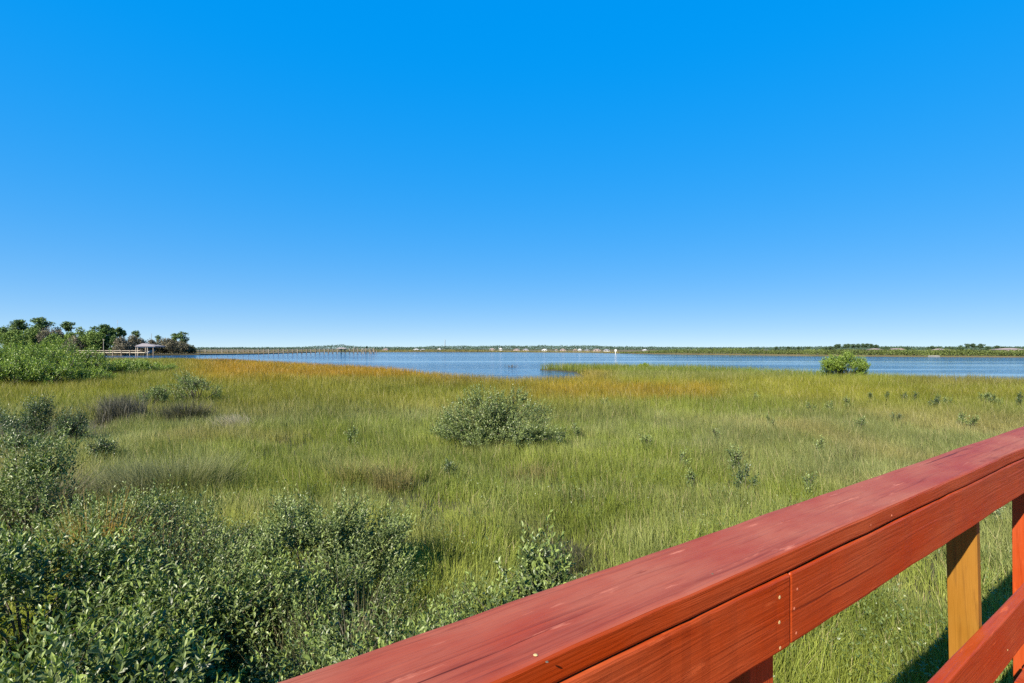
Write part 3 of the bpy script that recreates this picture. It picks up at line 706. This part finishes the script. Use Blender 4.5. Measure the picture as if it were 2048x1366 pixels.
# ------------------------------------------------------------------ distant trees
def cards(pos, size, cols, rg, flat_=0.0):
    n = len(pos); d = rg.normal(0, 1, (n, 3)); d[:, 2] *= (1 - flat_)
    nr = rg.normal(0, 1, (n, 3)) + np.array((0, 0, .6 + flat_ * 2))
    return leaves(pos, d, nr, size, size * .62, cols, LEAF4)
def blob_pts(c, r, n, rg):
    u = unit(rg.normal(0, 1, (n, 3))) * (rg.random((n, 1)) ** 0.33)
    return np.asarray(c) + u * np.asarray(r)
PINE = ((.060, .100, .032), (.125, .180, .060)); OAK = ((.085, .13, .030), (.16, .225, .055)); GREYB = ((.11, .10, .07), (.21, .185, .135)); FAR_HAZE = ((.035, .065, .045), (.07, .11, .07))  # the far greens carry the blue of distance haze in their colour
def tree(name, label, X, Y, zg, top, wd, cols, seed, kind='pine', group=None, card=.6, n=900, low=.62, cat='tree', mass=1.0):
    """kind pine: bare trunk and flat layered pads; round: crown to the ground; grey: twiggy dome"""
    rg = np.random.default_rng(seed)
    root = empty(name, (X, Y, zg)); tag(root, label, cat, group)
    H = top - zg; R = wd / 2
    b = MB(); lx, ly = rg.normal(0, .03 * H), rg.normal(0, .03 * H)
    tr = max(.12, H * .016)
    b.tube([(0, 0, -.3), (lx * .4, ly * .4, H * .4), (lx, ly, H * .93)], [tr, tr * .8, tr * .3], 6)
    P_ = []
    if kind == 'pine':
        npad = int(rg.integers(20, 28))
        for i in range(npad):
            f = low + (1 - low) * (i + .5) / npad
            rr = R * (.55 + .45 * sin(pi * min(1, (1.08 - (f - low) / (1 - low)) ** .8)))
            an = rg.uniform(0, 2 * pi); off = rr * rg.uniform(.05, .80) * (1 if i < npad - 2 else .35)
            c = (lx * f + cos(an) * off, ly * f + sin(an) * off, H * (f - .02))
            b.tube([(lx * (f - .12), ly * (f - .12), H * (f - .1)), c], [tr * .4, tr * .12], 4, cap=False)
            P_.append(blob_pts(c, (rr * .40, rr * .40, max(.4, rr * .17)), int(1.7 * n / npad), rg))
    else:
        nb = 22 if kind == 'round' else 16
        for i in range(nb):
            u = unit(rg.normal(0, 1, 3)); u[2] = abs(u[2]) if kind == 'grey' else u[2]
            zc = H * .52 if kind == 'round' else H * .28
            c = (lx + u[0] * R * .72, ly + u[1] * R * .72, zc + u[2] * (H - zc) * .72)
            b.tube([(lx * .5, ly * .5, H * .35), c], [tr * .4, tr * .1], 4, cap=False)
            P_.append(blob_pts(c, (R * .38, R * .38, (H - zc) * .36), int(2.2 * n / nb), rg))
    p = np.concatenate(P_); m_ = len(p)
    c = mixv(cols[0], cols[1], rg.random(m_)) * (0.8 + .4 * vnoise(p[:, 0] * 3, p[:, 2] * 3, R + .5, seed))[:, None]
    V, P, cc = cards(p, card * rg.uniform(.6, 1.3, m_), c, rg, .3 if kind == 'pine' else 0)
    V[:, 2] = np.maximum(V[:, 2], 0.0)
    mesh_obj('crown', V, P, M_FAR, root, cc)
    b.build('trunk', M_BARK, root, smooth=True)
    return root
LZ = 255.0
def ltree(label, px, ytop, wpx, cols, seed, kind, low=.62, n=900, Z=LZ, name='pine_tree', card=.62):
    p = at(px, ytop, Z=Z)
    return tree(name, label, p[0], Z, .45, p[2], wpx / F * Z, cols, seed, kind, 'trees of the left wooded point', card * 1.25, int(n * 1.3), low)
ltree('wide flat topped pine, the second tall crown from the left', 38, 640, 40, PINE, 201, 'pine', .62, 1200)
ltree('tallest pine of the left wood, layered open crown', 79, 636, 52, PINE, 202, 'pine', .56, 1500)
ltree('pine with a small flat crown leaning right of the dark dome', 137, 644, 30, PINE, 203, 'pine', .76, 600, 262)
ltree('dark domed tree between the tallest pine and the leaning pine', 119, 651, 36, PINE, 204, 'round', .4, 1400, 260, 'oak_tree')
ltree('dark tree at the left picture edge', 8, 652, 34, PINE, 205, 'round', .3, 1400, 258, 'oak_tree')
ltree('broad bright green tree right of the leaning pine', 155, 653, 42, OAK, 206, 'round', .3, 1800, 250, 'oak_tree')
ltree('bright green tree sloping down right of the broad one', 178, 657, 36, OAK, 207, 'round', .3, 1500, 248, 'oak_tree')
ltree('pointed green pine with a layered top behind the white post', 211, 650, 46, ((.04, .075, .022), (.085, .14, .035)), 208, 'pine', .25, 2200, 250)
ltree('slim little pine just right of the pointed one', 227, 656, 13, PINE, 209, 'pine', .70, 350, 262)
ltree('bare trunked pine with a flat parasol crown', 240, 655, 21, PINE, 210, 'pine', .70, 480, 258)
ltree('thin pine with one tuft right of the parasol crown', 250, 661, 9, PINE, 211, 'pine', .80, 160, 266)
ltree('small pine top rising over the grey oaks', 275, 662, 15, PINE, 212, 'pine', .74, 260, 270)
ltree('tiny pine top left of the end pair', 316, 671, 10, PINE, 213, 'pine', .7, 160, 280)
ltree('left one of the two pines at the end of the point', 347, 667, 18, PINE, 214, 'pine', .5, 420, 275)
ltree('right one of the two pines at the end of the point, taller', 364, 664, 26, PINE, 215, 'pine', .45, 560, 276)
ltree('grey brown bare tree under the tallest pine', 96, 655, 46, GREYB, 216, 'round', .3, 1300, 247, 'bare_tree', .5)
ltree('grey brown brush below the bright green trees', 150, 672, 40, GREYB, 217, 'grey', .2, 900, 243, 'bare_tree', .5)
ltree('grey oak with a dark hollow left of the boathouse', 243, 674, 34, GREYB, 218, 'grey', .2, 1200, 246, 'bare_tree', .5)
ltree('wide grey oak dome above the boathouse roof', 271, 671, 42, ((.08, .075, .05), (.16, .145, .095)), 219, 'grey', .2, 1500, 252, 'bare_tree', .5)
ltree('small grey oak behind the boathouse roof', 300, 678, 24, GREYB, 220, 'grey', .2, 700, 258, 'bare_tree', .5)
ltree('broad wind shaped grey oak right of the boathouse', 330, 677, 48, ((.085, .08, .05), (.17, .15, .10)), 221, 'grey', .2, 1600, 262, 'bare_tree', .5)
ltree('sloping grey oak below the end pines', 358, 682, 36, ((.085, .08, .05), (.16, .145, .095)), 222, 'grey', .2, 1200, 266, 'bare_tree', .5)
ltree('last low green bush on the tip of the point', 380, 690, 22, ((.05, .06, .03), (.1, .11, .05)), 223, 'grey', .2, 500, 272, 'bare_tree', .5)
ltree('green tree filling the wood behind the left mangroves', 55, 660, 50, OAK, 224, 'round', .3, 1500, 244, 'oak_tree')
ltree('mixed green tree left of the bright broad one', 112, 668, 44, OAK, 225, 'round', .3, 1200, 242, 'oak_tree')

ltree('tall green tree between the two left pines, crown in the mass', 60, 656, 40, OAK, 226, 'round', .3, 1500, 246, 'oak_tree')
ltree('green tree right behind the pale dock start', 190, 662, 34, OAK, 227, 'round', .3, 1300, 246, 'oak_tree')
ltree('dark green tree below the parasol pine', 228, 672, 28, PINE, 228, 'round', .3, 1000, 248, 'oak_tree')
ltree('green crown between the dark left edge tree and the flat pine', 22, 658, 36, OAK, 229, 'round', .3, 1300, 246, 'oak_tree')
# posts and masts on the left
def pole(name, label, cat, px, y0, y1, Z, r, m, arms=()):
    p = at(px, y0, Z=Z); q = at(px, y1, Z=Z)
    root = empty(name, (p[0], Z, q[2])); tag(root, label, cat)
    b = MB(); b.tube([(0, 0, 0), (0, 0, p[2] - q[2])], [r, r * .7], 6); b.build('shaft', m, root)
    for (fz, hw) in arms:
        b = MB(); z = (p[2] - q[2]) * fz; b.box(-hw, hw, -.06, .06, z - .06, z + .06); b.build('crossarm', m, root)
    return root
pole('utility_pole', 'pale post standing before the green trees left of the boathouse', 'pole', 207, 678, 704.5, 238.5, .13, M_DOCK, [(.97, .5)])
pole('radio_mast', 'thin radio mast above the parasol pine', 'mast', 235, 640, 704, 285, .07, M_STEEL, [(.93, .45), (.98, .25)])
pole('utility_pole', 'thin dark pole right of the boathouse roof', 'pole', 303, 667, 704, 280, .10, M_PILE)

# ------------------------------------------------------------------ docks
dz = 241.0
def wx(px, Z): return (px - 1024) / F * Z
dock = empty('boat_dock', (wx(170, dz), dz, 0)); tag(dock, 'boat dock with a hip roofed boathouse at the left shore', 'dock')
L_ = wx(296, dz) - wx(170, dz); x0 = -8.0
def dx(px): return wx(px, dz) - dock.location.x
zdk = CAM_Z - (704.4 - HOR) / F * dz
b = MB(); b.box(x0, L_, -.7, .7, zdk - .28, zdk); b.build('walkway', M_PALE, dock)
zr = CAM_Z - (700.6 - HOR) / F * dz
b = MB(); b.box(x0, L_, -.75, -.62, zr - .28, zr); b.build('handrail', M_DOCK, dock)
for px in (135, 150, 165, 180, 195, 211, 228, 245, 262):
    b = MB(); X_ = dx(px); b.box(X_ - .13, X_ + .13, -.92, -.76, -.8, zr + .12); b.build('pile', M_PILE, dock)
for px in (172, 203, 230, 250, 280, 285, 290, 298, 304):
    b = MB(); X_ = dx(px); b.box(X_ - .1, X_ + .1, 1.2, 1.4, -.8, zdk - .1); b.build('pile', M_PILE, dock)
def dxy(px, yy): return wx(px, dz + yy) - dock.location.x
rx0, rx1 = dxy(269.5, -3.2), dxy(310, -3.2); rc = dxy(288.5, .6); ze = CAM_Z - (692.3 - HOR) / F * dz; zp = CAM_Z - (686.6 - HOR) / F * dz
b = MB(); y0_, y1_ = -3.2, 4.4
b.add([(rx0, y0_, ze), (rx1, y0_, ze), (rx1, y1_, ze), (rx0, y1_, ze), (rc - 1.0, .6, zp), (rc + 1.0, .6, zp),
       (rx0, y0_, ze - .22), (rx1, y0_, ze - .22), (rx1, y1_, ze - .22), (rx0, y1_, ze - .22)],
      [(0, 1, 5, 4), (1, 2, 5), (2, 3, 4, 5), (3, 0, 4), (9, 8, 7, 6), (6, 7, 1, 0), (7, 8, 2, 1), (8, 9, 3, 2), (9, 6, 0, 3)])
b.build('roof', M_ROOFG, dock)
b = MB(); b.box(rx0 + .5, rx1 - .5, -2.7, -2.5, ze - .62, ze - .23); b.box(rx0 + .5, rx1 - .5, 3.6, 3.8, ze - .62, ze - .23); b.build('beam', M_WHITE, dock)
for px, yy in ((272, -2.6), (295, -2.6), (306.5, -2.6), (275.5, 3.7), (291, 3.7), (306, 3.7)):
    b = MB(); X_ = dxy(px, yy); b.box(X_ - .13, X_ + .13, yy - .13, yy + .13, -.8, ze - .63); b.build('roof_post', M_DOCK if px != 306.5 else M_PILE, dock)
b = MB(); b.box(dx(283.6), dx(286), -1.2, -.9, zdk + .0, ze - .7); b.build('storage_locker', M_PILE, dock)
b = MB(); b.box(dx(288), dx(293), 1.5, 2.2, zdk, ze - 1.0); b.build('storage_cabinet', M_PILE, dock)
b = MB(); b.tube([(dx(298), -1.5, 1.0), (dx(300), 0, 2.0), (dx(304), 1.5, 2.6)], .5, 8); b.build('boat_lift', M_STEEL, dock)
b = MB(); b.box(dx(273), dx(298), -2.8, 3.0, zdk - .3, zdk - .003); b.build('platform', M_PALE, dock)

pier = empty('fishing_pier', (0, 0, 0)); tag(pier, 'long low weathered pier on many piles running out into the river', 'pier')
pa = np.array((wx(300, 268), 268.0)); pb = np.array((wx(752, 342), 342.0))
pd = (pb - pa); plen = np.linalg.norm(pd); pd /= plen; pn = np.array((-pd[1], pd[0]))
pier.location = (pa[0], pa[1], 0); pier.rotation_euler = (0, 0, math.atan2(pd[1], pd[0]))
b = MB(); b.box(0, plen * .955, -.75, .75, 1.45, 1.7); b.build('walkway', M_DOCK, pier)
b = MB(); b.box(0, plen * .90, -.78, -.66, 2.45, 2.7); b.build('handrail', M_DOCK, pier)
b = MB(); b.box(0, plen * .90, .66, .78, 2.45, 2.7); b.build('handrail', M_DOCK, pier)
rg = np.random.default_rng(3)
nP = 46
for i in range(nP):
    s = plen * (i + .3) / nP
    b = MB(); zt = 2.85 + rg.uniform(-.1, .25) + (.5 if i > nP * .8 else 0)
    b.tube([(s, -.9, -.8), (s + rg.normal(0, .06), -.9, zt)], .16, 6); b.build('pile', M_PILE if i % 3 else M_DOCK, pier)
    b = MB(); b.tube([(s + .2, .9, -.8), (s + .2, .9, zt - .1)], .16, 6); b.build('pile', M_PILE, pier)
sr0, sr1 = plen * .79, plen * .835
b = MB()
b.add([(sr0, -2, 3.3), (sr1, -2, 3.3), (sr1, 2, 3.3), (sr0, 2, 3.3), (sr0 + 1.6, 0, 3.85), (sr1 - 1.6, 0, 3.85)], [(0, 1, 5, 4), (1, 2, 5), (2, 3, 4, 5), (3, 0, 4), (3, 2, 1, 0)])
b.build('roof', flat('pink_metal_roof', (.34, .27, .26)), pier)
for sx in (sr0 + .4, sr1 - .4):
    for yy in (-1.6, 1.6):
        b = MB(); b.box(sx - .1, sx + .1, yy - .1, yy + .1, 1.4, 3.3); b.build('roof_post', M_PILE, pier)
s0 = plen * .875
b = MB(); b.box(s0, s0 + .25, -1.0, -.75, -.5, 3.6); b.box(s0 + 2.6, s0 + 2.85, -1.0, -.75, -.5, 3.6); b.box(s0 - .1, s0 + 2.95, -1.05, -.7, 3.602, 3.85); b.build('boat_lift_frame', M_DOCK, pier)
b = MB(); b.box(plen * .965, plen, -1.4, 1.4, .9, 1.2); b.build('end_platform', M_DOCK, pier)
for sx in (plen * .967, plen * .985, plen * .998):
    b = MB(); b.tube([(sx, -1.55, -.8), (sx, -1.55, 2.3)], .18, 6); b.build('pile', M_PILE, pier)
b = MB(); b.box(plen * .935, plen * .99, 2.2, 4.2, 2.9, 3.1); b.build('canopy', M_WHITE, pier)
for sx in (plen * .94, plen * .985):
    b = MB(); b.tube([(sx, 3.2, -.8), (sx, 3.2, 2.9)], .15, 6); b.build('canopy_post', M_DOCK, pier)

# channel marker and radio tower
mk = at(1231, 712, Z=300); mk_ = empty('channel_marker', (mk[0], 300, 0)); tag(mk_, 'white channel marker on a pile in the water before the far bank', 'marker')
b = MB(); b.tube([(0, 0, -1), (0, 0, 2.3)], .18, 8); b.build('pile', M_WHITE, mk_)
b = MB(); b.box(-.6, .6, -.24, -.19, 1.6, 2.8); b.build('signboard', M_WHITE, mk_)
tw = at(890, 703, Z=1150); tr_ = empty('radio_tower', (tw[0], 1150, .3)); tag(tr_, 'grey lattice radio tower rising over the far trees', 'tower')
H = CAM_Z + (HOR - 679.5) / F * 1150
b = MB(); bb = 1.7
legs = [(bb * cos(a), bb * sin(a)) for a in (0.5, 2.6, 4.7)]
for (x, y) in legs: b.tube([(x, y, 0), (x * .25, y * .25, H)], .22, 5)
b.build('mast_legs', M_STEEL, tr_)
b = MB()
for k in range(9):
    f0, f1_ = k / 9, (k + 1) / 9
    for i in range(3):
        (xa, ya), (xb, yb) = legs[i], legs[(i + 1) % 3]
        s0_, s1_ = 1 - .75 * f0, 1 - .75 * f1_
        b.tube([(xa * s0_, ya * s0_, H * f0), (xb * s1_, yb * s1_, H * f1_)], .12, 4)
b.build('bracing', M_STEEL, tr_)

# ------------------------------------------------------------------ far bank: mangrove belt, tree line, houses, pines
def interp(tab, x): return np.interp(x, [a for a, _ in tab], [b_ for _, b_ in tab])
def belt(name, label, px0, px1, n, Ztab, ytop, zb, cols, card, seed, depth, cat, lump=1.0):
    rg = np.random.default_rng(seed)
    px = rg.uniform(px0, px1, n); Z = interp(Ztab, px) + rg.random(n) ** 1.3 * depth
    top = CAM_Z + (HOR - interp(ytop, px)) / F * Z
    X_ = (px - 1024) / F * Z
    lum = .7 + .36 * vnoise(X_, Z, 5.0 * lump, seed) + .18 * (vnoise(X_, Z, 1.7 * lump, seed + 1) - .5)
    zz = zb + (np.maximum(top * lum, zb + .3) - zb) * rg.random(n) ** .6
    p = np.stack((X_, Z, zz), 1)
    c = mixv(cols[0], cols[1], rg.random(n)) * (.75 + .5 * vnoise(X_, Z, 7 * lump, seed + 2))[:, None]
    V, P, cc = cards(p, card * rg.uniform(.6, 1.3, n), c, rg)
    o = mesh_obj(name, V, P, M_FAR, None, cc); tag(o, label, cat, kind='stuff'); return o
def zw(y): return 3.3 * F / (y - HOR)
ZR = [(1200, zw(706.2)), (1310, zw(708)), (1500, zw(710)), (1700, zw(712)), (1850, zw(713.4)), (2048, zw(714.6)), (2300, zw(716))]
belt('mangrove_belt', 'continuous low green mangroves along the right far bank', 1240, 2290, 42000, [(a, b_ + 3) for a, b_ in ZR],
     [(1240, 706), (1300, 701.5), (1350, 699.5), (1440, 696.5), (1480, 696.5), (1530, 699.5), (1640, 699), (1800, 699.5), (1950, 700), (2048, 700.5), (2300, 701)], .3, ((.055, .078, .022), (.11, .135, .036)), .62, 401, 32, 'mangroves')
ZC = [(250, 520), (540, 488), (760, 483), (1000, 475), (1180, 405), (1280, 330)]
belt('bank_scrub', 'low scrub and brown grass along the middle far bank', 540, 1290, 15000, ZC, [(540, 701.5), (760, 700), (960, 700), (1000, 702), (1290, 705)], .2, ((.09, .10, .03), (.2, .17, .055)), .8, 402, 14, 'scrub')
YT = [(250, 696.5), (390, 696), (560, 695.8), (615, 695), (640, 692.5), (680, 690), (700, 692), (720, 694.5), (760, 694.8), (800, 695.5), (850, 695), (862, 693), (905, 693.4), (925, 692), (950, 693.6), (1000, 692.4), (1040, 693),
      (1080, 692), (1120, 692.6), (1170, 692), (1200, 693), (1230, 694), (1260, 694.6), (1300, 695), (1400, 696), (1500, 696), (1560, 695), (1640, 694.5), (1700, 694), (1760, 694.5), (1800, 694), (1880, 695), (1960, 694.5), (2048, 695), (2300, 694)]
YT = [(a_, b_ - 1.3) for a_, b_ in YT]
belt('far_woods', 'distant woods along the horizon, blue haze put into their green', 250, 2300, 60000, [(250, 1250), (1000, 900), (1300, 900), (2300, 700)], YT, .3, FAR_HAZE, 1.9, 403, 160, 'woods', 2.2)

belt('understory', 'dark brush filling the foot of the left wooded point', 140, 392, 9000, [(140, 246), (250, 250), (392, 276)], [(140, 690), (250, 693), (330, 691), (392, 699)], .4, ((.03, .04, .02), (.10, .095, .055)), .7, 404, 12, 'brush')
hg = 'houses on the far bank'
WALLS = {'white': flat('white_wall', (.52, .51, .49)), 'pink': flat('pink_wall', (.38, .29, .25)), 'tan': flat('tan_wall', (.34, .29, .23))}
ROOFS = {'pink': flat('pinkish_roof', (.27, .205, .18)), 'white': flat('white_roof', (.52, .51, .50)), 'grey': flat('grey_roof', (.25, .24, .25)), 'brown': flat('brown_roof', (.26, .19, .15))}
M_PANE = flat('dark_window', (.04, .05, .06), .2, .5)
def house(label, px0, px1, ytop, ybase, Z, wall, roof, gable=False):
    X0, X1 = wx(px0, Z), wx(px1, Z); W = X1 - X0; D = max(7.0, W * .7)
    zt = CAM_Z + (HOR - ytop) / F * Z; zb = max(.35, CAM_Z + (HOR - ybase) / F * Z)
    root = empty('house', ((X0 + X1) / 2, Z + D / 2, zb)); tag(root, label, 'house', hg)
    H_ = zt - zb; hw = H_ * .55; ov = .4
    b = MB(); b.box(-W / 2, W / 2, -D / 2, D / 2, 0, hw); b.build('wall', WALLS[wall], root)
    b = MB(); w_, d_ = W / 2 + ov, D / 2 + ov
    if gable:
        b.add([(-w_, -d_, hw), (w_, -d_, hw), (w_, d_, hw), (-w_, d_, hw), (0, -d_, H_), (0, d_, H_)], [(0, 1, 4), (1, 2, 5, 4), (2, 3, 5), (3, 0, 4, 5), (3, 2, 1, 0)])
    else:
        r = max(W / 2 - d_ * .8, W * .12)
        b.add([(-w_, -d_, hw), (w_, -d_, hw), (w_, d_, hw), (-w_, d_, hw), (-r, 0, H_), (r, 0, H_)], [(0, 1, 5, 4), (1, 2, 5), (2, 3, 4, 5), (3, 0, 4), (3, 2, 1, 0)])
    b.build('roof', ROOFS[roof], root)
    for k in (-.25, .25):
        b = MB(); b.box(W * k - .6, W * k + .6, -D / 2 - .05, -D / 2 - .003, hw * .3, hw * .8); b.build('window', M_PANE, root)
HS = [('pink roofed low house left of the radio tower, farthest left', 765, 775, 697, 701, 620, 'pink', 'pink', 0), ('wide white house between the pink roof and the radio tower', 826, 837, 697.5, 701, 620, 'white', 'white', 0),
      ('small white house near the radio tower, left', 841, 850, 697.8, 701, 620, 'white', 'grey', 0), ('little white house at the foot of radio tower', 875, 881, 697, 700, 610, 'white', 'white', 1),
      ('pinkish house right of the tower trees', 979, 989, 696.5, 701, 600, 'pink', 'pink', 0), ('bright white gabled house near the picture middle', 998, 1004, 695.5, 701, 600, 'white', 'white', 1),
      ('low pink house right of the bright gabled one', 1027, 1039, 697.5, 701.5, 600, 'pink', 'pink', 0), ('tan house next to the low pink house', 1046, 1057, 697.5, 702, 600, 'tan', 'grey', 0),
      ('white roofed house on the brown bank', 1084, 1094, 698, 702.5, 560, 'white', 'white', 0), ('small house at the bank edge, pale walls', 1111, 1115, 698.5, 702, 520, 'white', 'pink', 1),
      ('pinkish roofed house below the round trees', 1121, 1131, 697.5, 702, 560, 'pink', 'pink', 0), ('narrow pinkish gable house', 1148, 1154, 698, 702.5, 540, 'pink', 'brown', 1),
      ('bright white roofed house left of the marker', 1157, 1163, 697.5, 702, 540, 'white', 'white', 0), ('grey roofed low house by the marker', 1170, 1179, 699, 702.5, 540, 'tan', 'grey', 0),
      ('long pink roofed house just left of the marker', 1188, 1201, 697.8, 702.5, 520, 'pink', 'pink', 0), ('domed grey roofed house left beside the marker', 1209, 1219, 698.5, 703, 500, 'white', 'grey', 0),
      ('small white house right of the marker among trees', 1288, 1294, 698.5, 702, 560, 'white', 'white', 0), ('wide flat white house above the mangroves', 1376, 1386, 699, 702, 470, 'white', 'white', 0),
      ('tiny white shed right of the wide flat white house', 1391, 1395, 699.4, 702, 470, 'white', 'white', 1), ('long pink and white building over the mangroves', 1527, 1543, 699.6, 702.5, 380, 'white', 'pink', 0),
      ('small white house left of the long building', 1507, 1511, 699.8, 702.5, 400, 'white', 'white', 1), ('pink roof right of the tall pine row', 1749, 1766, 696.8, 701.5, 330, 'tan', 'pink', 0),
      ('low brown roof beside the pink roof', 1766, 1781, 699.5, 702, 330, 'tan', 'brown', 0), ('pale gabled house rising over the mangroves', 1795, 1809, 696.8, 702, 320, 'white', 'pink', 1),
      ('pink roof left of the round oak', 1881, 1893, 697.2, 702, 320, 'tan', 'pink', 0), ('pink roofed house under the right pines', 1901, 1918, 698.8, 703, 300, 'tan', 'pink', 0),
      ('large pinkish hip roof at the right edge', 2009, 2056, 696.3, 703, 290, 'tan', 'pink', 0)]
for hs_ in HS: house(*hs_)
FP = 'trees behind the right far bank'
fp = [(1672, 690.5, 10, 'pine'), (1679, 688.6, 13, 'pine'), (1690, 689, 12, 'pine'), (1696, 688, 10, 'pine'), (1706, 688.5, 12, 'pine'), (1716, 688.2, 13, 'pine'), (1725, 687.4, 12, 'pine'), (1734, 687.6, 13, 'pine'), (1743, 688.6, 12, 'pine'), (1752, 690, 10, 'pine'),
      (1650, 693, 14, 'round'), (1662, 692.6, 12, 'round'), (1770, 692.6, 16, 'round'), (1783, 693, 16, 'round'), (1797, 692.2, 20, 'round'), (1812, 694, 14, 'round'), (1860, 692, 18, 'round'), (1874, 692.2, 18, 'round'), (1899, 692.6, 15, 'round'),
      (1921, 690.6, 12, 'round'), (1936, 688, 15, 'pine'), (1947, 687.8, 14, 'pine'), (1962, 688.2, 17, 'pine'), (1975, 692.8, 9, 'round'), (1994, 692, 9, 'pine'), (2005, 694, 8, 'pine'), (2040, 694.5, 12, 'round'), (1552, 694.6, 6, 'pine'), (1577, 694, 8, 'pine'), (1597, 694.8, 5, 'pine'), (1616, 694.2, 7, 'pine')]
ORD = ['first', 'second', 'third', 'fourth', 'fifth', 'sixth', 'seventh', 'eighth', 'ninth', 'tenth', 'eleventh', 'twelfth', 'thirteenth', 'fourteenth', 'fifteenth', 'sixteenth', 'seventeenth', 'eighteenth', 'nineteenth', 'twentieth', 'last']
cnt = {'pine': 0, 'round': 0}
for i, (px, yt, wp, kd) in enumerate(sorted(fp)):
    Z = 560 + (i * 37) % 60
    p = at(px, yt, Z=Z)
    lab = ('bare trunked far pine, %s from the left along the right horizon' if kd == 'pine' else 'rounded dark far tree, %s from the left along the right horizon') % ORD[cnt[kd]]
    cnt[kd] += 1
    tree('pine_tree' if kd == 'pine' else 'oak_tree', lab, p[0], Z, .35, p[2], wp / F * Z, ((.035, .065, .035), (.075, .115, .055)), 500 + i, kd, FP, 1.0, 420, .55 if kd == 'pine' else .3)
tree('palm_tree', 'lone dark tree sticking up over the far bank beside the pier end', wx(734, 560), 560, .35, CAM_Z + (HOR - 692.6) / F * 560, 4 / F * 560, FAR_HAZE, 590, 'pine', None, .9, 120, .6)
